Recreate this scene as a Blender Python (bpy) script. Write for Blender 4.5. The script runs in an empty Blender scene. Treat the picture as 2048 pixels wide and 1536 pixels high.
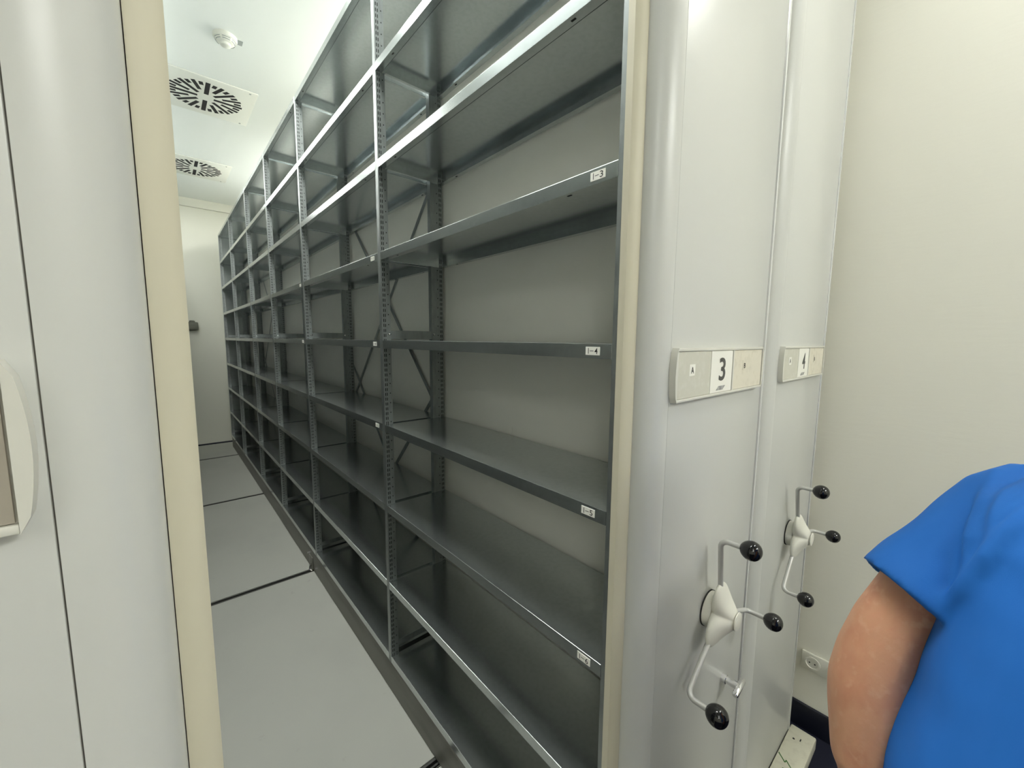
import bpy, bmesh, math, random
from mathutils import Vector, Matrix, Quaternion
PI = math.pi
sc = bpy.context.scene
COL = sc.collection
random.seed(4)

# ------------------------------------------------------------------ materials
def mat(name, col, rough=.5, metal=0., spec=.5, noise=None, bump=None, coat=0., sss=0., emit=None):
    m = bpy.data.materials.new(name); m.use_nodes = True
    nt = m.node_tree; b = nt.nodes['Principled BSDF']
    b.inputs['Base Color'].default_value = (*col, 1)
    b.inputs['Roughness'].default_value = rough
    b.inputs['Metallic'].default_value = metal
    b.inputs['Specular IOR Level'].default_value = spec
    b.inputs['Coat Weight'].default_value = coat
    b.inputs['Coat Roughness'].default_value = .08
    if sss:
        b.inputs['Subsurface Weight'].default_value = sss
        b.inputs['Subsurface Radius'].default_value = (.012, .005, .003)
        b.inputs['Subsurface Scale'].default_value = 1.
    if emit:
        b.inputs['Emission Color'].default_value = (*emit[0], 1)
        b.inputs['Emission Strength'].default_value = emit[1]
    tc = None
    def coords(scale):
        nonlocal tc
        if tc is None: tc = nt.nodes.new('ShaderNodeTexCoord')
        mp = nt.nodes.new('ShaderNodeMapping'); mp.inputs['Scale'].default_value = scale
        nt.links.new(tc.outputs['Object'], mp.inputs['Vector']); return mp.outputs['Vector']
    if noise:                      # list of (scale xyz, detail, second colour, low, high)
        prev = None
        for (s, det, c2, lo, hi) in noise:
            n = nt.nodes.new('ShaderNodeTexNoise'); n.inputs['Scale'].default_value = 1.; n.inputs['Detail'].default_value = det
            nt.links.new(coords(s), n.inputs['Vector'])
            r = nt.nodes.new('ShaderNodeMapRange'); r.inputs['From Min'].default_value = lo; r.inputs['From Max'].default_value = hi
            nt.links.new(n.outputs['Fac'], r.inputs['Value'])
            mx = nt.nodes.new('ShaderNodeMix'); mx.data_type = 'RGBA'
            nt.links.new(r.outputs['Result'], mx.inputs['Factor'])
            if prev is None: mx.inputs['A'].default_value = (*col, 1)
            else: nt.links.new(prev, mx.inputs['A'])
            mx.inputs['B'].default_value = (*c2, 1)
            prev = mx.outputs['Result']
        nt.links.new(prev, b.inputs['Base Color'])
    if bump:                       # list of (scale xyz, detail, strength, distance)
        pn = None
        for (s, det, st, dist) in bump:
            n = nt.nodes.new('ShaderNodeTexNoise'); n.inputs['Scale'].default_value = 1.; n.inputs['Detail'].default_value = det
            nt.links.new(coords(s), n.inputs['Vector'])
            bp = nt.nodes.new('ShaderNodeBump'); bp.inputs['Strength'].default_value = st; bp.inputs['Distance'].default_value = dist
            nt.links.new(n.outputs['Fac'], bp.inputs['Height'])
            if pn is not None: nt.links.new(pn, bp.inputs['Normal'])
            pn = bp.outputs['Normal']
        nt.links.new(pn, b.inputs['Normal'])
    return m

M = {}
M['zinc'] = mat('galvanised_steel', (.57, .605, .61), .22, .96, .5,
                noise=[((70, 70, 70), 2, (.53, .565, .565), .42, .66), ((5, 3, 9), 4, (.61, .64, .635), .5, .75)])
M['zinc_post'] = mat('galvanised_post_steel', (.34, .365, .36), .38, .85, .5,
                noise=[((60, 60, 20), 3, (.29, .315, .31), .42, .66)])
M['base'] = mat('grey_brown_carriage_paint', (.17, .165, .145), .45, .15, .5,
                noise=[((6, 2, 14), 4, (.12, .115, .10), .5, .75)])
M['panel'] = mat('grey_white_panel_paint', (.585, .59, .565), .31, 0, .5,
                bump=[((260, 260, 260), 2, .05, .001)])
M['trim'] = mat('pale_trim_paint', (.66, .66, .62), .3, 0, .5)
M['bead'] = mat('bright_trim_bead', (.72, .73, .73), .25, .3, .5)
M['cream'] = mat('cream_plastic_bumper', (.60, .565, .44), .45, 0, .4,
                noise=[((14, 14, 1.2), 4, (.52, .48, .36), .52, .8)])
M['back'] = mat('pale_back_panel_paint', (.80, .79, .72), .5, 0, .4,
                noise=[((3, 2.5, 4), 4, (.75, .74, .67), .5, .8)])
M['sign'] = mat('sign_frame_plastic', (.66, .65, .59), .35, 0, .5)
M['ins_a'] = mat('grey_insert_card', (.60, .59, .51), .5, 0, .4,
                noise=[((60, 60, 60), 4, (.64, .63, .56), .5, .75)])
M['ins_b'] = mat('cream_insert_card', (.72, .68, .57), .5, 0, .4,
                noise=[((50, 50, 50), 5, (.64, .60, .49), .5, .72)])
M['ins_c'] = mat('unlit_insert_card', (.36, .325, .27), .35, 0, .5)  # left sign's insert: unlit reflection put into a darker card colour
M['white'] = mat('white_card', (.88, .87, .80), .5)
M['ink'] = mat('black_ink', (.02, .02, .02), .6)
M['digit'] = mat('dark_grey_digit_print', (.075, .075, .07), .6)
M['logo'] = mat('grey_emblem_print', (.22, .22, .22), .6, noise=[((40, 40, 40), 1, (.45, .45, .43), .45, .6)])
M['hub'] = mat('ivory_moulded_plastic', (.72, .71, .64), .42, 0, .45, bump=[((500, 500, 500), 2, .12, .001)])
M['arm'] = mat('silver_lacquered_rod', (.58, .58, .56), .38, .35, .5)
M['knob'] = mat('gloss_black_plastic', (.006, .006, .007), .07, 0, .6)
M['rubber'] = mat('black_rubber', (.015, .015, .015), .6)
M['chrome'] = mat('chrome', (.75, .75, .76), .08, 1.)
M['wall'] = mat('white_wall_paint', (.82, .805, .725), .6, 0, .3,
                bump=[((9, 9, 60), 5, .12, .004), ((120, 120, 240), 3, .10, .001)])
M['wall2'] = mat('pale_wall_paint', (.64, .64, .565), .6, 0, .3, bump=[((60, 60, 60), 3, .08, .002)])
M['ceil'] = mat('white_ceiling_paint', (.85, .88, .855), .7, 0, .2)
M['plat'] = mat('grey_floor_coating', (.355, .36, .325), .55, 0, .3,
                noise=[((1.6, 1.2, 1), 5, (.325, .33, .30), .45, .7), ((14, 14, 14), 5, (.31, .31, .285), .68, .78)],
                bump=[((150, 150, 150), 3, .06, .001)])
M['carpet'] = mat('navy_carpet', (.018, .019, .032), .95, 0, .1, bump=[((500, 500, 500), 3, .5, .003)])
M['skirt'] = mat('black_navy_skirting', (.008, .009, .02), .4)
M['rail'] = mat('dark_rail_steel', (.10, .10, .095), .4, .7, .5)
M['vent'] = mat('vent_white_enamel', (.74, .75, .69), .45, 0, .4)
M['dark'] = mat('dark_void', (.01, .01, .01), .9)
M['detector'] = mat('detector_white_plastic', (.78, .79, .72), .4)
M['grey_tab'] = mat('grey_plastic_tab', (.33, .36, .35), .5)
M['switch'] = mat('dark_grey_box_plastic', (.13, .135, .105), .6)
M['socket'] = mat('socket_white_plastic', (.70, .69, .62), .3)
M['floorbox'] = mat('cream_enamel_cover', (.60, .585, .48), .4, 0, .4,
                noise=[((40, 40, 40), 5, (.52, .50, .41), .5, .75)])
M['green'] = mat('green_marking', (.05, .17, .04), .6)
M['lamp_body'] = mat('lamp_housing_enamel', (.7, .7, .68), .5)
M['skin'] = mat('skin', (.70, .37, .23), .5, 0, .35, sss=.25,
                noise=[((16, 16, 10), 5, (.60, .27, .17), .45, .7), ((60, 60, 60), 4, (.74, .43, .28), .55, .8)],
                bump=[((140, 140, 90), 4, .25, .002)])
M['shirt'] = mat('blue_woven_cotton', (.016, .140, .50), .75, 0, .25,
                noise=[((5, 5, 3), 3, (.013, .118, .43), .4, .7)],
                bump=[((9, 9, 4), 3, .35, .02), ((700, 700, 700), 1, .15, .0006)])
M['trousers'] = mat('dark_trouser_cloth', (.02, .025, .04), .85, 0, .2, bump=[((8, 8, 4), 3, .3, .02)])
M['hair'] = mat('short_brown_hair', (.06, .04, .025), .6, bump=[((60, 60, 200), 3, .6, .006)])
M['shoe'] = mat('black_shoe_leather', (.012, .012, .012), .4)
M['eye'] = mat('eye_white', (.7, .68, .64), .15)

# ------------------------------------------------------------------ mesh builder
class MB:
    def __init__(s): s.bm = bmesh.new()
    def box(s, x0, x1, y0, y1, z0, z1, mi=0, bev=0):
        vs = [s.bm.verts.new((x, y, z)) for x in (x0, x1) for y in (y0, y1) for z in (z0, z1)]
        fs = [s.bm.faces.new([vs[i] for i in q]) for q in ((0, 1, 3, 2), (4, 6, 7, 5), (0, 4, 5, 1), (2, 3, 7, 6), (0, 2, 6, 4), (1, 5, 7, 3))]
        for f in fs: f.material_index = mi
        if bev:
            es = list({e for f in fs for e in f.edges})
            r = bmesh.ops.bevel(s.bm, geom=es, offset=bev, segments=2, affect='EDGES', profile=.5)
            for f in r['faces']: f.material_index = mi
        return s
    def prism(s, poly, axis, a, b, mi=0):
        def P(p, t):
            return {'x': (t, p[0], p[1]), 'y': (p[0], t, p[1]), 'z': (p[0], p[1], t)}[axis]
        A = [s.bm.verts.new(P(p, a)) for p in poly]; B = [s.bm.verts.new(P(p, b)) for p in poly]
        n = len(poly)
        fs = [s.bm.faces.new(A), s.bm.faces.new(B[::-1])]
        for i in range(n): fs.append(s.bm.faces.new((A[i], B[i], B[(i+1) % n], A[(i+1) % n])))
        for f in fs: f.material_index = mi
        return s
    def quad(s, pts, mi=0):
        f = s.bm.faces.new([s.bm.verts.new(p) for p in pts]); f.material_index = mi; return s
    def tube(s, pts, rad, seg=12, mi=0, caps=True):
        pts = [Vector(p) for p in pts]; n = len(pts)
        rad = rad if isinstance(rad, (list, tuple)) else [rad]*n
        t0 = (pts[1]-pts[0]).normalized(); u = t0.orthogonal().normalized(); rings = []
        for i, p in enumerate(pts):
            t = ((pts[min(i+1, n-1)]-pts[i]).normalized() + (pts[i]-pts[max(i-1, 0)]).normalized()).normalized()
            u = (u - t*u.dot(t)).normalized(); v = t.cross(u)
            rings.append([s.bm.verts.new(p+(u*math.cos(2*PI*k/seg)+v*math.sin(2*PI*k/seg))*rad[i]) for k in range(seg)])
        for a, b in zip(rings, rings[1:]):
            for k in range(seg):
                f = s.bm.faces.new((a[k], a[(k+1) % seg], b[(k+1) % seg], b[k])); f.material_index = mi
        if caps:
            for r in (rings[0][::-1], rings[-1]):
                f = s.bm.faces.new(r); f.material_index = mi
        return s
    def ell(s, c, r, mi=0, seg=20, rings=12, rot=None):
        m = Matrix.Translation(Vector(c)) @ (rot.to_matrix().to_4x4() if rot else Matrix()) @ Matrix.Diagonal((*r, 1))
        q = bmesh.ops.create_uvsphere(s.bm, u_segments=seg, v_segments=rings, radius=1, matrix=m)
        for v in q['verts']:
            for f in v.link_faces: f.material_index = mi
        return s
    def caps(s, a, b, ra, rb, mi=0, seg=14):
        a, b = Vector(a), Vector(b); d = (b-a).normalized()
        pts, rad = [], []
        for k in range(5):
            t = PI/2*k/5; pts.append(a - d*ra*math.cos(t)); rad.append(max(ra*math.sin(t), ra*.12))
        pts.append(a); rad.append(ra); pts.append(a.lerp(b, .5)); rad.append((ra+rb)/2); pts.append(b); rad.append(rb)
        for k in range(4, -1, -1):
            t = PI/2*k/5; pts.append(b + d*rb*math.cos(t)); rad.append(max(rb*math.sin(t), rb*.12))
        return s.tube(pts, rad, seg, mi)
    def lathe(s, prof, origin, axis, seg=32, mi=0):     # prof: (radius, height along axis)
        o = Vector(origin); ax = Vector(axis).normalized(); u = ax.orthogonal().normalized(); v = ax.cross(u); rings = []
        for r, h in prof:
            rings.append([s.bm.verts.new(o+ax*h+(u*math.cos(2*PI*k/seg)+v*math.sin(2*PI*k/seg))*max(r, 1e-4)) for k in range(seg)])
        for a, b in zip(rings, rings[1:]):
            for k in range(seg):
                f = s.bm.faces.new((a[k], a[(k+1) % seg], b[(k+1) % seg], b[k])); f.material_index = mi
        for r in (rings[0][::-1], rings[-1]):
            f = s.bm.faces.new(r); f.material_index = mi
        return s
    def loft(s, rings, mi=0, close=True):
        R = [[s.bm.verts.new(p) for p in r] for r in rings]; n = len(R[0])
        for a, b in zip(R, R[1:]):
            for k in range(n):
                f = s.bm.faces.new((a[k], a[(k+1) % n], b[(k+1) % n], b[k])); f.material_index = mi
        if close:
            for r in (R[0][::-1], R[-1]):
                f = s.bm.faces.new(r); f.material_index = mi
        return s
    def text(s, body, xf, w, h, mi=0, bold=0., depth=.0003, space=1.):
        """flat lettering fitted into w x h, centred on xf's origin, reading along xf's X, up along xf's Y, front +Z"""
        cu = bpy.data.curves.new('lettering', 'FONT'); cu.body = body; cu.size = 1; cu.offset = bold; cu.resolution_u = 4; cu.space_character = space
        ob = bpy.data.objects.new('lettering', cu); COL.objects.link(ob)
        dg = bpy.context.evaluated_depsgraph_get(); me = bpy.data.meshes.new_from_object(ob.evaluated_get(dg))
        bpy.data.objects.remove(ob); bpy.data.curves.remove(cu)
        xs = [v.co.x for v in me.vertices]; ys = [v.co.y for v in me.vertices]
        cx, cy = (min(xs)+max(xs))/2, (min(ys)+max(ys))/2; sx, sy = w/(max(xs)-min(xs)), h/(max(ys)-min(ys))
        vs = [s.bm.verts.new(xf @ Vector(((v.co.x-cx)*sx, (v.co.y-cy)*sy, depth))) for v in me.vertices]
        for p in me.polygons:
            try:
                f = s.bm.faces.new([vs[i] for i in p.vertices]); f.material_index = mi
            except ValueError: pass
        bpy.data.meshes.remove(me); return s
    def mesh(s, name, mats, smooth=None, origin=None, recalc=True):
        if recalc: bmesh.ops.recalc_face_normals(s.bm, faces=s.bm.faces)
        if origin is not None: bmesh.ops.translate(s.bm, verts=s.bm.verts, vec=-Vector(origin))
        me = bpy.data.meshes.new(name); s.bm.to_mesh(me); s.bm.free()
        for m in (mats if isinstance(mats, (list, tuple)) else [mats]): me.materials.append(m)
        if smooth is not None:
            for p in me.polygons: p.use_smooth = True
            me.set_sharp_from_angle(angle=math.radians(smooth))
        return me

def link(name, me, parent=None, loc=None):
    o = bpy.data.objects.new(name, me); COL.objects.link(o)
    if loc is not None: o.location = loc
    if parent is not None:
        o.parent = parent
        if parent.parent is None: o.matrix_parent_inverse = Matrix.Translation(-parent.location)
        else: o.matrix_parent_inverse = Matrix.Translation(-parent.location) if parent.location.length > 0 else Matrix()
    return o
def obj(name, mb, mats, parent=None, smooth=None, recalc=True):
    return link(name, mb.mesh(name, mats, smooth, recalc=recalc), parent)
def tag(o, label=None, cat=None, group=None, kind=None):
    if label: o['label'] = label
    if cat: o['category'] = cat
    if group: o['group'] = group
    if kind: o['kind'] = kind
    return o
def thing(name, loc, label, cat, group=None):
    o = bpy.data.objects.new(name, None); COL.objects.link(o); o.location = loc; o.empty_display_size = .1
    return tag(o, label, cat, group)
def solo(name, mb, mats, origin, label, cat, group=None, smooth=None):   # thing that is one mesh, origin at its base
    o = link(name, mb.mesh(name, mats, smooth, origin=origin), None, origin)
    return tag(o, label, cat, group)
def struct(name, mb, mats, smooth=None):
    o = obj(name, mb, mats, None, smooth); o['kind'] = 'structure'; return o

# ------------------------------------------------------------------ room
ZF, ZC = -.13, 3.464            # aisle floor, ceiling
XL, XR, YN, YF = -4.6, 1.372, -4.2, 6.81
struct('floor', MB().box(XL, XR, YN, YF, ZF-.1, ZF), M['carpet'])
RAILS = (.715, 2.365, 4.145, 5.945)
RH = .022
pl = MB(); ys = [-.06] + [v for r in RAILS for v in (r-RH, r+RH)] + [YF]
for i in range(0, len(ys), 2): pl.box(XL, XR, ys[i], ys[i+1], ZF, 0, bev=.0015)
pl.box(XL, XR, -.05, YF, ZF, -.035)
struct('floor_platform', pl, M['plat'])
struct('ceiling', MB().box(XL, XR, YN, YF, ZC, ZC+.1), M['ceil'])
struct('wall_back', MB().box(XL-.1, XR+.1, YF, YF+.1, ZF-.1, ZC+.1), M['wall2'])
struct('wall_front', MB().box(XL-.1, XR+.1, YN-.1, YN, ZF-.1, ZC+.1), M['wall'])
struct('wall_left', MB().box(XL-.1, XL, YN, YF, ZF-.1, ZC+.1), M['wall'])
struct('wall_right', MB().box(XR, XR+.1, YN, YF, ZF-.1, ZC+.1), M['wall'])
struct('baseboard_right', MB().box(XR-.012, XR, YN, -.06, ZF, -.016, bev=.002), M['skirt'])
struct('shadow_gap_back', MB().box(XL, XR, YF-.012, YF, 0, .02), M['skirt'])  # black strip drawn in place of the shadow gap under the far wall
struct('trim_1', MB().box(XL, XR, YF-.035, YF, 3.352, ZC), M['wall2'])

desc = ['nearest steel floor rail, across the bottom edge of the photo', 'dark steel floor rail crossing the grey floor at the shelf foot bracket',
        'dark thin steel floor rail halfway down the grey gangway', 'faint steel floor rail farthest down the gangway, near the end wall']
for y, d in zip(RAILS, desc):
    r = MB()
    r.box(XL+.05, XR-.02, y-RH+.003, y+RH-.003, -.035, -.024)
    r.box(XL+.05, XR-.02, y-RH+.003, y-RH+.007, -.024, -.002)
    r.box(XL+.05, XR-.02, y+RH-.012, y+RH-.003, -.024, -.002)
    r.box(XL+.05, XR-.02, y-.006, y+.001, -.024, -.006)
    solo('floor_rail', r, M['rail'], (0, y, -.035), d, 'rail', 'rails let into the gangway floor')

# ------------------------------------------------------------------ shelving unit
W = .655
ZB, SP, TOP = .1822, .34562, 2.963          # base shelf top, spacing, cover shelf top
LV = [TOP] + [ZB + SP*(8-k) for k in range(1, 9)]
PY = [-.026, 1.098, 2.2355, 3.20, 4.16, 5.352, 6.4385]   # near edge of every upright
PW = .0245
XB = .284                                    # back of the shelves

def upright_mesh(m, back):
    """perforated hollow upright; local x from the aisle side, y across, z up"""
    H0, H1 = .15, TOP-.004
    cols = [(0, .006, 's'), (.006, .009, 'slot'), (.009, .013, 's'), (.013, .016, 'slot'), (.016, .0255, 's'), (.0255, .0292, 'hole'), (.0292, .036, 's')]
    D = .036
    if back:
        cols = [(.058-b, .058-a, k) for a, b, k in cols[::-1]]; D = .058
        cols = [(0, .022, 's')] + cols if cols[0][0] > .0221 else [(0, cols[0][0], 's')] + cols
    b = MB()
    X = lambda x: m*x
    for a, c, k in cols:
        if k == 's': b.quad([(X(a), 0, H0), (X(c), 0, H0), (X(c), 0, H1), (X(a), 0, H1)])
        else:
            pitch, hole = (.02, .012) if k == 'slot' else (.04, .0042)
            z = H0
            while z < H1:
                t = min(z+pitch-hole, H1)
                b.quad([(X(a), 0, z), (X(c), 0, z), (X(c), 0, t), (X(a), 0, t)]); z += pitch
    b.quad([(X(0), 0, H0), (X(0), PW, H0), (X(0), PW, H1), (X(0), 0, H1)])
    b.quad([(X(D), 0, H0), (X(D), PW, H0), (X(D), PW, H1), (X(D), 0, H1)])
    b.quad([(X(0), PW, H0), (X(D), PW, H0), (X(D), PW, H1), (X(0), PW, H1)])
    b.quad([(X(0), 0, H1), (X(0), PW, H1), (X(D), PW, H1), (X(D), 0, H1)])
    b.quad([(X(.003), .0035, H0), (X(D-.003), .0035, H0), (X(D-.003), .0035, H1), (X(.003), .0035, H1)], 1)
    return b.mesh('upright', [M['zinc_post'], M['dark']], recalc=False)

def shelf_mesh(m, L):
    """folded sheet tray: deck, front and back flange with return lips, end flanges; local y 0..L, top at z 0"""
    b = MB(); X0, X1 = 0.0, XB
    def bx(x0, x1, *a, **k): b.box(min(m*x0, m*x1), max(m*x0, m*x1), *a, **k)
    bx(X0+.001, X1, 0.0005, L-.0005, -.0012, 0)
    bx(X0, X0+.0016, .0005, L-.0005, -.0300, 0, bev=.0007)
    bx(X0, X0+.024, .001, L-.001, -.0305, -.0292)
    bx(X0+.0225, X0+.024, .002, L-.002, -.0305, -.022)
    bx(X1-.0014, X1, .0005, L-.0005, -.0300, -.0005)
    bx(X1-.020, X1, .001, L-.001, -.0305, -.0292)
    for y in (.001, L-.0022): bx(X0+.026, X1-.022, y, y+.0012, -.030, -.001)
    for y in (.001, L-.012): bx(X0+.036, X1-.058, y, y+.011, -.0305, -.0294)
    # clip slots punched in the return lips
    for y in (.13, L-.13):
        bx(X0+.009, X0+.014, y-.006, y+.006, -.0308, -.0300, mi=1)
        bx(X1-.013, X1-.008, y-.006, y+.006, -.0308, -.0300, mi=1)
    return b.mesh('shelf', [M['zinc'], M['dark']])

def ring(pts): return pts
def end_panel_parts(root, m, x0):
    X = lambda x: x0 + m*x
    Z0, Z1 = -.112, 2.985
    YP = -.082
    fs, fe = .081, .594
    b = MB(); b.box(min(X(fs), X(fe)), max(X(fs), X(fe)), YP, -.04, Z0, Z1, bev=.001)
    obj('end_panel', b, M['panel'], root, 30)
    b = MB(); b.box(min(X(fe+.0015), X(fe+.012)), max(X(fe+.0015), X(fe+.012)), YP-.004, -.04, Z0, Z1, bev=.002)
    obj('edge_bead', b, M['bead'], root, 30)
    def bull(xa, xb, yb, ya):      # quarter ellipse from (xa,ya flat) to (xb,yb side)
        p = [(X(xa), -.030), (X(xa), ya)]
        for k in range(1, 13):
            t = PI/2*k/12
            p.append((X(xa+(xb-xa)*math.sin(t)), yb+(ya-yb)*math.cos(t)))
        p.append((X(xb), -.030)); return p
    b = MB().prism(bull(.0799, .0255, -.038, YP), 'z', Z0, Z1); obj('bullnose', b, M['panel'], root, 40)
    b = MB().prism(bull(fe+.0132, W-.0232, -.038, YP), 'z', Z0, Z1); obj('bullnose', b, M['panel'], root, 40)
    for a, c in ((0, .0248), (W, W-.0218)):
        s = 1 if a == 0 else -1
        p = [(X(c), -.012), (X(c), -.0385), (X(c-s*.004), -.0385), (X(a+s*.012), -.0350), (X(a+s*.004), -.0310), (X(a), -.0262), (X(a), -.012)]
        b = MB().prism(p, 'z', -.05, Z1); obj('bumper_strip', b, M['cream'], root, 35)
    b = MB(); b.box(min(X(.012), X(W-.012)), max(X(.012), X(W-.012)), -.0295, -.012, Z0, Z1-.01)
    for a, c in ((.075, .086), (fe-.004, fe+.018)): b.box(min(X(a), X(c)), max(X(a), X(c)), YP+.0022, -.035, Z0, Z1-.001)
    obj('panel_core', b, M['base'], root)

def sign_parts(root, m, x0, digit):
    X = lambda x: x0 + m*x
    SA, SB, Z0, Z1 = (.086 if digit else .0930), .552, 1.449, 1.557
    YB, YFc = -.0822, -.0925
    bx = lambda b, x0_, x1_, *a, **k: b.box(min(X(x0_), X(x1_)), max(X(x0_), X(x1_)), *a, **k)
    b = MB(); bx(b, SA, SB, YFc+.002, YB, Z0+.001, Z1-.001)
    bx(b, SA, SB, YFc-.003, YB, Z1-.006, Z1, bev=.001); bx(b, SA, SB, YFc-.003, YB, Z0, Z0+.006, bev=.001)
    sg = obj('sign_plate', b, M['sign'], root, 30)
    for e, s in ((SA, -1), (SB, 1)):
        p = [(X(e), Z0-.0005), (X(e), Z1+.0005)]
        for k in range(1, 12):
            t = k/12; p.append((X(e + s*(.003+.006*math.sin(PI*(1-t))**.8)), Z1-.001-(Z1-Z0-.002)*t))
        b = MB().prism(p, 'y', YFc-.0035, YB)
        obj('end_cap', b, M['sign'], sg, 35)
    A0, C0, C1, B1 = SA+.002, .2385, .3535, SB-.002
    flip = Matrix.Rotation(PI/2, 4, 'X')          # lettering upright, facing -y
    b = MB(); bx(b, A0, C0-.0015, YFc-.001, YFc+.002, Z0+.007, Z1-.007)
    ia = obj('insert_card', b, M['ins_a'] if digit else M['ins_c'], sg)
    b = MB(); bx(b, C1+.009, B1, YFc-.001, YFc+.002, Z0+.007, Z1-.007)
    ib = obj('insert_card', b, M['ins_b'], sg)
    b = MB(); bx(b, C0, C1, YFc-.0016, YFc+.002, Z0+.007, Z1-.007)
    if digit:
        yy = YFc-.0018
        cx = .2975
        b.text(digit, Matrix.Translation((X(cx), yy, 1.508)) @ flip, .034, .053, 1, bold=.018)
        b.quad([(X(.268), yy-.0002, 1.4605), (X(.305), yy-.0002, 1.4605), (X(.318), yy-.0002, 1.470), (X(.281), yy-.0002, 1.470)], 2)
    tag(obj('number_card', b, [M['white'], M['digit'], M['logo']], sg), 'white card with dark numeral' if digit else None)
    b = MB(); bx(b, C1+.0015, C1+.0075, YFc-.003, YFc+.002, Z0+.006, Z1-.006)
    obj('divider', b, M['sign'], sg)
    if digit:
        b = MB(); c = .150; zz = 1.512
        bx(b, c-.0125, c+.0125, YFc-.0016, YFc-.0008, zz-.012, zz+.012)
        b.text('A', Matrix.Translation((X(c), YFc-.0017, zz)) @ flip, .0125, .0135, 1, bold=.015)
        obj('letter_sticker', b, [M['white'], M['ink']], sg)
        b = MB(); c = .432; zz = 1.5125
        bx(b, c-.013, c+.012, YFc-.0016, YFc-.0008, zz-.012, zz+.012)
        b.text('B', Matrix.Translation((X(c), YFc-.0017, zz-.001)) @ flip, .011, .0125, 1, bold=.015)
        obj('letter_sticker', b, [M['ins_b'], M['ink']], sg)

def crank_parts(root, cx, cz, phase):
    YA, YK, R = -.113, -.178, .203
    angs = [PI/2 + phase - i*2*PI/3 for i in range(3)]
    # sculpted three-lobed hub
    b = MB(); NT, NR = 96, 14
    def lobe(th):
        d = min(abs((th-a+PI) % (2*PI)-PI) for a in angs)
        return .039 + .046*max(0, math.cos(1.5*d))**1.5
    front, backv = [], []
    for i in range(NR+1):
        t = math.sin(PI/2*i/NR)
        fr, bk = [], []
        for k in range(NT):
            th = 2*PI*k/NT; r = lobe(th)*t
            edge = math.sqrt(max(0, 1-t**3.2))
            hf = (.013 + .030*math.exp(-(r/.042)**2))*edge; hb = (.012 + .006*math.exp(-(r/.03)**2))*edge
            fr.append((cx+r*math.cos(th), YA-hf, cz+r*math.sin(th))); bk.append((cx+r*math.cos(th), YA+hb, cz+r*math.sin(th)))
        front.append(fr); backv.append(bk)
    rings = front[1:] + backv[1:-1][::-1]
    b.loft(rings)
    b.lathe([(.0225, 0), (.0222, .0022), (.0205, .003), (.0, .0034)], (cx, YA-.0390, cz), (0, -1, 0), 32)
    ch = obj('crank_handle', b, M['hub'], root, 50)
    b = MB().lathe([(.0435, 0), (.0430, .016), (.039, .021), (.0, .022)], (cx, -.0822, cz), (0, -1, 0), 40)
    obj('hub_disc', b, M['hub'], ch, 40)
    b = MB().lathe([(.0450, 0), (.0450, .003), (.0, .0031)], (cx, -.0821, cz), (0, -1, 0), 40)
    obj('seal_ring', b, M['rubber'], ch, 40)
    for a in angs:
        c, s = math.cos(a), math.sin(a)
        P = lambda r, y: (cx+r*c, y, cz+r*s)
        pts = [P(.070, YA), P(R-.018, YA)] + [P(R-.018+.018*math.sin(t), YA-.018*(1-math.cos(t))) for t in [PI/2*k/7 for k in range(1, 8)]] + [P(R, YK+.012)]
        ar = obj('crank_arm', MB().tube(pts, .0062, 12), M['arm'], ch, 40)
        prof = []
        for k in range(17):
            t = PI*k/16; y = -.0232*math.cos(t); r = .0225*math.sin(t)*(1-.07*math.cos(t))
            prof.append((max(r, .0005), y))
        obj('knob', MB().lathe(prof, P(R, YK), (0, -1, 0), 28), M['knob'], ch, 60)

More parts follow.
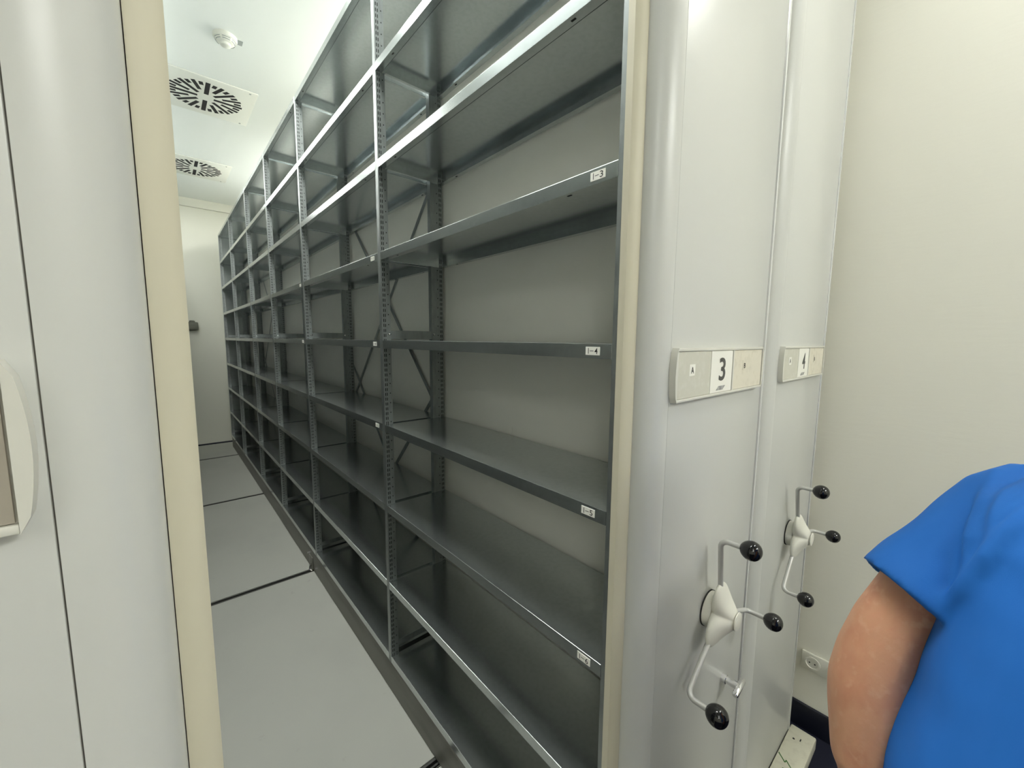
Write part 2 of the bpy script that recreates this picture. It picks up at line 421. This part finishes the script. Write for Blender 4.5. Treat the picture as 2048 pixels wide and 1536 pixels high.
def build_unit(x0, m, digit, phase, label, rich, tags):
    X = lambda x: x0 + m*x
    root = thing('mobile_shelving_unit', (x0 + m*W/2, 3.2, 0), label, 'mobile shelving')
    end_panel_parts(root, m, x0); sign_parts(root, m, x0, digit)
    if digit: crank_parts(root, X(.334 if rich else .337), .899 if rich else .888, phase)
    # carriage
    b = MB(); b.box(min(X(.004), X(W-.004)), max(X(.004), X(W-.004)), -.010, 6.46, .004, .150)
    b.box(min(X(.001), X(.02)), max(X(.001), X(.02)), -.010, 6.46, .138, .1505, bev=.001)
    obj('base_board', b, M['base'], root, 30)
    b = MB(); b.box(min(X(.2935), X(.298)), max(X(.2935), X(.298)), -.012, 6.462, .15, 2.95)
    obj('back_panel', b, M['back'], root)
    if not rich:
        return root
    up_f, up_b = upright_mesh(m, False), upright_mesh(m, True)
    for j, y in enumerate(PY):
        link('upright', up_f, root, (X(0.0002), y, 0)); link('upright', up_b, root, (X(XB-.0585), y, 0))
        b = MB()
        b.box(min(X(.034), X(XB-.056)), max(X(.034), X(XB-.056)), y+.002, y+.004, LV[4]+.006, LV[4]+.040)
        for xx in (.0325, XB-.05): b.lathe([(.005, 0), (.005, .002), (.0, .0035)], (X(xx), y, LV[4]+.026), (0, -1, 0), 10, 1)
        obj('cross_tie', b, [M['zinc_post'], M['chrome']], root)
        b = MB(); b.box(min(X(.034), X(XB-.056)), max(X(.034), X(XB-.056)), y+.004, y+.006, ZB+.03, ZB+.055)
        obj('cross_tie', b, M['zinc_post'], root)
    b = MB(); b.box(min(X(.002), X(W-.002)), max(X(.002), X(W-.002)), PY[6]+PW, PY[6]+PW+.003, .15, TOP); obj('end_sheet', b, M['zinc'], root)
    for j in range(6):
        ya, yb = PY[j]+PW, PY[j+1]
        me = shelf_mesh(m, yb-ya)
        for k, z in enumerate(LV):
            sh = link('shelf', me, root, (X(0), ya, z))
            if tags and ((j == 0 and k in (3, 4, 5, 6)) or (j == 1 and k in (3, 4, 5)) or (j == 2 and k in (3, 4))):
                yl = {0: .045, 1: 1.186, 2: 2.31}[j] if j == 0 else yb - .05
                yl = ya + .047 if j == 0 else ya + .052
                b = MB(); s = .018
                b.box(X(0)-.0009, X(0)-.0001, yl-s, yl+s, z-.0235, z-.0065)
                # the tag reads from the aisle: text runs towards the near end
                xf = Matrix(((0, 0, -1, X(0)-.0009), (-1, 0, 0, yl), (0, 1, 0, z-.015), (0, 0, 0, 1)))
                tx = lambda q: xf @ Matrix.Translation((q, 0, 0))
                b.text('I', tx(-.0107), .0016, .0120, 1)
                b.text('%d' % k, tx(.0090), .0078, .0120, 1, bold=.006)
                b.quad([xf @ Vector((px_, py_, .0003)) for px_, py_ in ((-.0068, -.0006), (.0026, -.0006), (.0026, .0007), (-.0068, .0007))], 1)
                o = obj('shelf_tag', b, [M['white'], M['ink']], None)
                o.parent = sh; o.matrix_parent_inverse = Matrix.Translation((-X(0), -ya, -z))
    for j, spans in ((1, ((1.19, 2.35), (.25, 1.39))), (4, ((1.25, 2.45), (.25, 1.33)))):
        ya, yb = PY[j]+.012, PY[j+1]+.012
        for z0, z1 in spans:
            for (za, zb, dx) in ((z0, z1, 0), (z1, z0, .0025)):
                d = Vector((0, yb-ya, zb-za)).normalized(); n = Vector((0, -d.z, d.y))*.010
                xx = XB+.001+dx; p = []
                for xo in (0, .0018):
                    p += [Vector((X(xx+xo), ya, za))+n, Vector((X(xx+xo), yb, zb))+n, Vector((X(xx+xo), yb, zb))-n, Vector((X(xx+xo), ya, za))-n]
                b = MB(); vs = [b.bm.verts.new(q) for q in p]
                for q in ((0, 1, 2, 3), (7, 6, 5, 4), (0, 4, 5, 1), (1, 5, 6, 2), (2, 6, 7, 3), (3, 7, 4, 0)): b.bm.faces.new([vs[i] for i in q])
                obj('diagonal_brace', b, M['zinc_post'], root)
    # rail bracket on the base board
    y = RAILS[1]
    b = MB(); b.box(min(X(-.002), X(.004)), max(X(-.002), X(.004)), y-.02, y+.06, .012, .095, bev=.002)
    rb = obj('rail_bracket', b, M['base'], root, 35)
    obj('guide_hook', MB().tube([(X(-.004), y-.016, .006), (X(-.018), y-.008, .016), (X(-.012), y-.002, .034), (X(0.0), y, .045)], .006, 8), M['chrome'], rb, 35)
    for yy, zz in ((y+.09, .085), (y+.005, .070), (y-.085, .045)):
        obj('bolt', MB().lathe([(.007, 0), (.007, .004), (.0, .006)], (X(.004), yy, zz), (-m, 0, 0), 10), M['chrome'], rb, 35)
    return root

u3 = build_unit(0, 1, '3', .1345, 'grey mobile shelving unit with open steel shelves and end panel numbered 3', True, True)
u4 = build_unit(.6565, 1, '4', .304, 'closed grey mobile shelving unit numbered 4, next to the white wall', False, False)
u2 = build_unit(-.6533, -1, None, 0, 'near left mobile shelving unit with cream edge strip, partly out of frame', True, False)

# key lock on unit 3
b = MB()
LX, LZ = .463, .629
b.lathe([(.0125, 0), (.0125, .012), (.0100, .013), (.0100, .040), (.0, .041)], (LX, -.0822, LZ), (0, -1, 0), 24)
d = Vector((.80, 0, .18)).normalized()
c0 = Vector((LX, -.127, LZ-.002))
b.tube([c0-d*.030, c0-d*.027, c0+d*.027, c0+d*.030], [.006, .008, .008, .006], 14)
tag(obj('lock_handle', b, M['chrome'], u3, 40), 'chrome T-shaped lock handle')

# ------------------------------------------------------------------ ceiling fittings
def vent(cx, cy, label):
    t = thing('ceiling_vent', (cx, cy, ZC), label, 'air vent', 'square swirl vents in the ceiling')
    b = MB(); h = .31
    b.box(cx-h, cx+h, cy-h, cy+h, ZC-.008, ZC-.0002, bev=.002)
    for sx in (-1, 1):
        for sy in (-1, 1): b.lathe([(.008, 0), (.007, .003), (.0, .0035)], (cx+sx*.26, cy+sy*.285, ZC-.008), (0, 0, -1), 10, 1)
    pl_ = obj('plate', b, [M['vent'], M['grey_tab']], t, 30)
    b = MB(); hw = .0150
    for k in range(32):
        a = 2*PI*k/32; d = Vector((math.cos(a), math.sin(a), 0)); n = Vector((-d.y, d.x, 0))
        if k % 2: r0, r1 = .185, .232
        else: r0, r1 = ((.052 if k % 8 == 0 else .07) if k % 4 == 0 else .112), .240
        w = hw*(1 if k % 8 == 0 else .9)
        c = Vector((cx, cy, ZC-.0085))
        b.quad([c+d*r0+n*w, c+d*r1+n*w, c+d*r1-n*w, c+d*r0-n*w])
    obj('slots', b, M['dark'], t)
vent(-.284, 3.70, 'square white swirl vent in the ceiling, the larger nearer one')
vent(-.262, 5.46, 'square white swirl vent in the ceiling, the farther one near the end wall')

t = thing('smoke_detector', (-.243, 2.82, ZC), 'round white smoke detector on the ceiling', 'smoke detector')
c = (-.243, 2.82, ZC)
obj('base', MB().lathe([(.066, 0), (.066, .012), (.060, .020), (.0, .021)], c, (0, 0, -1), 36), M['detector'], t, 40)
b = MB().lathe([(.056, .018), (.054, .030), (.044, .040), (.030, .043), (.028, .056), (.018, .062), (.0, .063)], c, (0, 0, -1), 36)
obj('sensor_head', b, M['detector'], t, 40)
b = MB()
for k in range(6):
    for rr, hh in ((.0548, .0265), (.050, .0358)):
        a0 = 2*PI*k/6+.12; pts = [(c[0]+rr*math.cos(a0+.8*i/5), c[1]+rr*math.sin(a0+.8*i/5), ZC-hh) for i in range(6)]
        b.tube(pts, .0024, 6)
obj('sensor_slots', b, M['grey_tab'], t)
solo('ceiling_tab', MB().box(-.180, -.150, 2.80, 2.845, ZC-.006, ZC-.0002, bev=.001), M['grey_tab'], (-.165, 2.82, ZC),
     'tiny grey tab on the ceiling beside the smoke detector', 'tab')

def lamp(cx, cy, lx, ly, power, label, down=True):
    t = thing('ceiling_lamp', (cx, cy, ZC), label, 'ceiling lamp')
    x0, x1, y0, y1 = cx-lx/2, cx+lx/2, cy-ly/2, cy+ly/2
    m = mat('lit_lamp_diffuser', (.9, .9, .88), .5, emit=((.985, 1., .95), power))
    if down:                                   # closed housing, light leaves through the bottom pane only
        b = MB(); b.box(x0, x1, y0, y1, ZC-.03, ZC-.0005)
        for q in ((x0, x0+.012, y0, y1), (x1-.012, x1, y0, y1), (x0+.012, x1-.012, y0, y0+.012), (x0+.012, x1-.012, y1-.012, y1)): b.box(*q, ZC-.085, ZC-.03)
        obj('housing', b, M['lamp_body'], t)
        obj('diffuser', MB().box(x0+.012, x1-.012, y0+.012, y1-.012, ZC-.075, ZC-.068), m, t)
    else:
        obj('housing', MB().box(x0, x1, y0, y1, ZC-.05, ZC-.0005, bev=.004), M['lamp_body'], t, 30)
        obj('diffuser', MB().box(x0+.01, x1-.01, y0+.01, y1-.01, ZC-.115, ZC-.05), m, t)
lamp(-.30, .85, .40, 2.0, 30, 'broad lit ceiling lamp over the mouth of the open gangway')
lamp(-.74, 3.2, .26, 1.6, 28, 'long lit ceiling lamp beside the nearer vent, above the left unit')
lamp(-.74, 5.2, .26, 1.6, 30, 'long lit ceiling lamp beside the farther vent, above the left unit')
lamp(.72, 2.4, .16, 1.5, 30, 'long lit ceiling lamp above the middle of the numbered units', False)
lamp(.72, 5.0, .16, 1.8, 30, 'long lit ceiling lamp above the far half of the numbered units', False)
lamp(.92, -.95, .80, .30, 18.5, 'lit ceiling lamp over the front aisle near the right wall')
lamp(.60, -3.0, 1.2, .60, 33, 'added fill lamp over the room behind the camera, right one')  # unseen lamp added for more frontal, even light on the end panels
lamp(-3.3, -2.8, 1.2, .60, 22, 'added fill lamp over the room behind the camera, far left one')  # added out of view to reach the nearest bay's back panel
lamp(-1.9, -1.90, .9, .60, 6, 'added fill lamp over the front aisle, left of the camera')  # extra lamp, put in to throw light through the gangway mouth

# ------------------------------------------------------------------ small wall and floor items
b = MB(); b.box(-.42, -.271, YF-.06, YF, 1.668, 1.78, bev=.012); b.lathe([(.035, 0), (.033, .018), (.02, .025), (0, .026)], (-.335, YF-.03, 1.778), (0, 0, 1), 16)
solo('wall_box', b, M['switch'], (-.345, YF, 1.668), 'small dark grey box on the far end wall', 'wall box', smooth=35)

t = thing('power_outlet', (XR, -.16, .152), 'white double power outlet low on the right wall', 'power outlet')
b = MB(); b.box(XR-.012, XR-.0002, -.242, -.084, .152, .232, bev=.004); fr = obj('outlet_frame', b, M['socket'], t, 35)
for cy in (-.124, -.203):
    b = MB(); prof = [(.028, 0), (.028, .003), (.0215, .003), (.0205, -.008), (.0, -.0081)]
    b.lathe([(.0285, 0), (.0285, .003), (.022, .0035), (.0205, .0008), (.0, .0006)], (XR-.012, cy, .192), (-1, 0, 0), 32)
    for dy in (-.0095, .0095): b.lathe([(.003, 0), (.003, .0006), (0, .0007)], (XR-.0127, cy+dy, .192), (-1, 0, 0), 10, 1)
    obj('socket', b, [M['socket'], M['dark']], t, 35)

t = thing('floor_box', (.98, -.13, ZF), 'low cream floor box with a green zigzag mark, at the foot of the closed unit', 'floor box')
b = MB(); b.box(.66, 1.292, -.175, -.0845, ZF, -.078, bev=.006)
b.tube([(1.218, -.112, -.079), (1.214, -.112, -.0772)], .004, 8, 1); b.box(1.222, 1.236, -.135, -.131, -.0785, -.0776, 1)
obj('cover', b, [M['floorbox'], M['ink']], t, 35)
b = MB(); zt = -.0775
zig = [(1.105, -.090), (1.078, -.118), (1.090, -.120), (1.060, -.150), (1.045, -.118)]
for (ax, ay), (bx_, by) in zip(zig, zig[1:]): b.tube([(ax, ay, zt), (bx_, by, zt)], .0018, 6)
obj('green_mark', b, M['green'], t)

solo('tape_scrap', MB().box(.2921, .2934, .634, .656, 1.225, 1.247), M['back'], (.2934, .645, 1.225),
     'small scrap of tape on the pale back panel above a shelf', 'tape scrap')

# ------------------------------------------------------------------ person
def superring(cx, cy, z, hx, hy, n=40, p=2.4, tilt=0):
    r = []
    for k in range(n):
        a = 2*PI*k/n; c, s = math.cos(a), math.sin(a)
        r.append((cx+hx*math.copysign(abs(c)**(2/p), c), cy+hy*math.copysign(abs(s)**(2/p), s), z))
    return r
PX, PYc, PHI = .140, -.650, math.radians(48)
person = thing('person', (PX, PYc, ZF), 'person in a blue short-sleeved shirt at the right edge, bare arm hanging down', 'person')
person.rotation_euler.z = -PHI
def loc_(x, y, z):
    dx, dy = x-PX, y-PYc
    return Vector((PX+dx*math.cos(PHI)-dy*math.sin(PHI), PYc+dx*math.sin(PHI)+dy*math.cos(PHI), z))
SHR, ELR, WRR = loc_(.265, -.520, 1.335), loc_(.175, -.404, 1.055), loc_(.155, -.422, .815)
SHL, ELL, WRL = Vector((PX-.015, PYc-.175, 1.345)), Vector((PX+.03, PYc-.27, 1.06)), Vector((PX-.05, PYc-.29, .83))
b = MB()
# torso and legs
for (z0, h0x, h0y), (z1, h1x, h1y) in zip([(.78, .10, .16), (.95, .105, .155), (1.15, .11, .17), (1.30, .105, .175)], [(.95, .105, .155), (1.15, .11, .17), (1.30, .105, .175), (1.40, .07, .10)]):
    b.loft([superring(PX, PYc, z0-.003, h0x, h0y), superring(PX, PYc, z1+.003, h1x, h1y)])
b.caps((PX+.01, PYc, 1.36), (PX-.015, PYc, 1.50), .062, .056)
for s in (1, -1):
    hip = Vector((PX, PYc+s*.095, .80)); kn = Vector((PX-.01, PYc+s*.10, .37)); an = Vector((PX+.02, PYc+s*.105, -.03))
    b.caps(hip, kn, .085, .058); b.caps(kn, an, .056, .038); b.caps(an-Vector((0, 0, .04)), an+Vector((-.15, s*.02, -.055)), .036, .028)
# head
hc = Vector((PX-.03, PYc, 1.595))
b.ell(hc, (.098, .076, .105)); b.ell(hc+Vector((-.028, 0, -.065)), (.062, .056, .060)); b.ell(hc+Vector((-.068, 0, -.092)), (.022, .028, .020))
b.caps(hc+Vector((-.092, 0, .018)), hc+Vector((-.112, 0, -.022)), .009, .014); b.ell(hc+Vector((-.092, 0, -.060)), (.012, .024, .006)); b.ell(hc+Vector((-.090, 0, -.070)), (.011, .021, .006))
b.ell(hc+Vector((-.078, 0, .030)), (.020, .055, .012))
for s in (1, -1): b.ell(hc+Vector((.005, s*.078, -.008)), (.018, .009, .032))
# arms and hands
def arm(sh, el, wr, s):
    ea, eb = sh.lerp(el, .80), el.lerp(wr, .18); fm = el.lerp(wr, .34)
    b.caps(sh.lerp(el, .14), sh.lerp(el, .5), .048, .058); b.caps(sh.lerp(el, .4), ea, .058, .056); b.caps(ea, ea.lerp(eb, .5)+(el-ea.lerp(eb, .5))*.35, .056, .055)
    b.caps(ea.lerp(eb, .5)+(el-ea.lerp(eb, .5))*.35, eb, .055, .056); b.caps(eb, fm, .056, .056); b.caps(fm, fm.lerp(wr, .5), .056, .051); b.caps(fm.lerp(wr, .4), wr, .052, .031)
    d = (wr-el).normalized(); side = Vector((-1, 0, 0)); side = (side - d*side.dot(d)).normalized(); nrm = d.cross(side)*s
    b.caps(wr, wr+d*.045, .027, .030)
    pc = wr + d*.055
    for k in range(4): b.caps(pc+side*(.026-.0175*k)-d*.03, pc+side*(.028-.0187*k)+d*.035, .0125, .0115)
    for k, L in enumerate((.070, .080, .074, .058)):
        p0 = pc + side*(.0285-.0190*k) + d*.040
        d1 = (d + nrm*.18 + side*(.10-.06*k)).normalized(); d2 = (d1 + nrm*.35).normalized(); d3 = (d2 + nrm*.4).normalized()
        p1 = p0+d1*L*.45; p2 = p1+d2*L*.32; p3 = p2+d3*L*.2
        b.caps(p0, p1, .0092, .0085, seg=10); b.caps(p1, p2, .0085, .0078, seg=10); b.caps(p2, p3, .0078, .0066, seg=10)
    q0 = wr + d*.03 + side*.024; q1 = q0 + (d*.6+side*.75+nrm*.25).normalized()*.045; q2 = q1 + (d*.95+side*.25+nrm*.3).normalized()*.034; q3 = q2 + (d+nrm*.25).normalized()*.022
    b.caps(q0, q1, .0145, .0115); b.caps(q1, q2, .011, .0098); b.caps(q2, q3, .0098, .0078)
arm(SHR, ELR, WRR, -1); arm(SHL, ELL, WRL, 1)
body = obj('body', b, M['skin'], person, 60)
rm = body.modifiers.new('Remesh', 'REMESH'); rm.mode = 'VOXEL'; rm.voxel_size = .0048; rm.use_smooth_shade = True
sm = body.modifiers.new('Smooth', 'SMOOTH'); sm.factor = .5; sm.iterations = 14
# eyes, hair
for s in (1, -1): obj('eye', MB().ell(hc+Vector((-.083, s*.031, .008)), (.012, .013, .010)), M['eye'], person, 60)
b = MB(); b.ell(hc+Vector((.012, 0, .022)), (.098, .084, .098), seg=32, rings=20)
bmesh.ops.delete(b.bm, geom=[v for v in b.bm.verts if v.co.x < hc.x-.045 and v.co.z < hc.z+.065 or v.co.z < hc.z-.06 or (v.co.z < hc.z+.01 and v.co.x < hc.x+.0)], context='VERTS')
obj('hair', b, M['hair'], person, 60)

# shirt: torso and two flared sleeves fused into one cloth surface
b = MB()
tz = [(.74, .195, .250), (.86, .198, .243), (.95, .196, .235), (1.05, .182, .206), (1.17, .164, .183), (1.26, .154, .184), (1.32, .138, .180), (1.365, .116, .156), (1.40, .092, .130), (1.43, .072, .098), (1.445, .064, .078)]
b.loft([superring(PX, PYc, z, hx, hy, p=2.3) for z, hx, hy in tz])
def sleeve(axis_pts, radii, d_hem):
    rings = []
    for i, (p, (ra, rb)) in enumerate(zip(axis_pts, radii)):
        d = d_hem if i else (Vector(axis_pts[1])-Vector(axis_pts[0])).normalized()
        up = Vector((0, 0, 1)); u = (up-d*up.dot(d)).normalized(); v = d.cross(u)
        rings.append([Vector(p)+u*ra*math.cos(2*PI*k/36)+v*rb*math.sin(2*PI*k/36) for k in range(36)])
    b.loft(rings)
def mk_sleeve(sh, end, r_end):
    sh, end = Vector(sh), Vector(end); d = (end-sh).normalized()
    ax = [sh-d*.05, sh, sh.lerp(end, .33), sh.lerp(end, .66), end, end, end-d*.035]
    rr = [(.060, .060), (.080, .080), (.082, .080), (.084, .078), r_end, (r_end[0]-.012, r_end[1]-.012), (.046, .046)]
    sleeve(ax, rr, d)
mk_sleeve(loc_(.262, -.548, 1.322), loc_(.177, -.450, 1.172), (.090, .080))
mk_sleeve(SHL+Vector((.01, .04, .0)), (PX+.015, PYc-.245, 1.15), (.083, .072))
from mathutils.bvhtree import BVHTree
bmesh.ops.recalc_face_normals(b.bm, faces=b.bm.faces); bvh = BVHTree.FromBMesh(b.bm)
YAW, PITCH, ROLL = .7137, .1101, .0078
eye_ = Vector((-.67166, -.47597, 1.5719))
fw = Vector((math.sin(YAW)*math.cos(PITCH), math.cos(YAW)*math.cos(PITCH), -math.sin(PITCH)))
r0_ = Vector((math.cos(YAW), -math.sin(YAW), 0)); u0_ = r0_.cross(fw)
rt, up_ = r0_*math.cos(ROLL)+u0_*math.sin(ROLL), -r0_*math.sin(ROLL)+u0_*math.cos(ROLL)
for pts, rad in (([(2000, 945), (1972, 1010), (1947, 1080), (1936, 1150)], .012), ([(2022, 985), (2002, 1035), (1990, 1090)], .010),
                 ([(2120, 1000), (2048, 1060), (1990, 1115), (1935, 1180), (1893, 1225)], .016), ([(1880, 1090), (1850, 1150), (1835, 1210)], .008)):
    hits = []
    for px_, py_ in pts:                       # cloth folds follow the sleeve and chest surface
        dr = fw + rt*((px_-1024)/805.06) - up_*((py_-768)/805.06)
        o_ = loc_(*eye_); d_ = (loc_(*(eye_+dr)) - o_).normalized()
        h = bvh.ray_cast(o_, d_)[0]
        if h: hits.append(h + d_*rad*.55)
    if len(hits) > 1:
        n_ = len(hits); b.tube(hits, [rad*(.35+.65*math.sin(PI*(k+.6)/(n_+.2))) for k in range(n_)], 12)
shirt = obj('shirt', b, M['shirt'], person, 60)
rm = shirt.modifiers.new('Remesh', 'REMESH'); rm.mode = 'VOXEL'; rm.voxel_size = .0055; rm.use_smooth_shade = True
sm = shirt.modifiers.new('Smooth', 'SMOOTH'); sm.factor = .5; sm.iterations = 5
tex = bpy.data.textures.new('cloth_folds', 'CLOUDS'); tex.noise_scale = .14; tex.noise_depth = 1
dp = shirt.modifiers.new('Folds', 'DISPLACE'); dp.texture = tex; dp.strength = .014; dp.mid_level = .5; dp.texture_coords = 'LOCAL'
# trousers and shoes
b = MB(); b.loft([superring(PX, PYc, z, hx, hy) for z, hx, hy in ((.72, .128, .190), (.80, .125, .188), (.95, .116, .175))])
for s in (1, -1):
    hip = Vector((PX, PYc+s*.098, .76)); kn = Vector((PX-.008, PYc+s*.102, .36)); an = Vector((PX+.02, PYc+s*.106, -.055))
    b.caps(hip, kn, .100, .078); b.caps(kn, an, .078, .062)
tr = obj('trousers', b, M['trousers'], person, 60)
rm = tr.modifiers.new('Remesh', 'REMESH'); rm.mode = 'VOXEL'; rm.voxel_size = .010; rm.use_smooth_shade = True
tr.modifiers.new('Smooth', 'SMOOTH').iterations = 4
for s in (1, -1):
    b = MB(); yy = PYc+s*.108
    rings = []
    for (x, hw, z1) in ((.075, .028, .05), (.05, .038, .085), (-.02, .040, .095), (-.09, .046, .075), (-.15, .048, .055), (-.19, .038, .045), (-.205, .018, .03)):
        rings.append([(PX+x, yy+hw*math.cos(a)*(1 if math.sin(a) > 0 else 1), ZF+.002+(z1*max(0, math.sin(a)))) for a in [PI*k/10 for k in range(11)]] + [(PX+x, yy-hw*.5, ZF+.001), (PX+x, yy+hw*.5, ZF+.001)])
    b.loft(rings); obj('shoe', b, M['shoe'], person, 50)

# ------------------------------------------------------------------ camera and view
yaw, pitch, roll = .7137, .1101, .0078
f = Vector((math.sin(yaw)*math.cos(pitch), math.cos(yaw)*math.cos(pitch), -math.sin(pitch)))
r = Vector((math.cos(yaw), -math.sin(yaw), 0)); u = r.cross(f)
c, s = math.cos(roll), math.sin(roll)
rr, uu = r*c+u*s, -r*s+u*c
cam = bpy.data.cameras.new('camera'); co = bpy.data.objects.new('camera', cam); COL.objects.link(co)
co.matrix_world = Matrix(((rr.x, uu.x, -f.x, -.67166), (rr.y, uu.y, -f.y, -.47597), (rr.z, uu.z, -f.z, 1.5719), (0, 0, 0, 1)))
cam.sensor_width = 36; cam.lens = 805.06/2048*36; cam.clip_start = .01
sc.camera = co
w = bpy.data.worlds.new('world'); sc.world = w; w.use_nodes = True
w.node_tree.nodes['Background'].inputs['Color'].default_value = (.5, .5, .48, 1); w.node_tree.nodes['Background'].inputs['Strength'].default_value = .2
sc.view_settings.view_transform = 'Standard'; sc.view_settings.look = 'None'; sc.view_settings.gamma = 1; sc.view_settings.exposure = 0
sc.view_settings.use_curve_mapping = False
sc.cycles.use_denoising = True
sc.cycles.max_bounces = 12; sc.cycles.diffuse_bounces = 6; sc.cycles.glossy_bounces = 6
sc.cycles.sample_clamp_indirect = 8
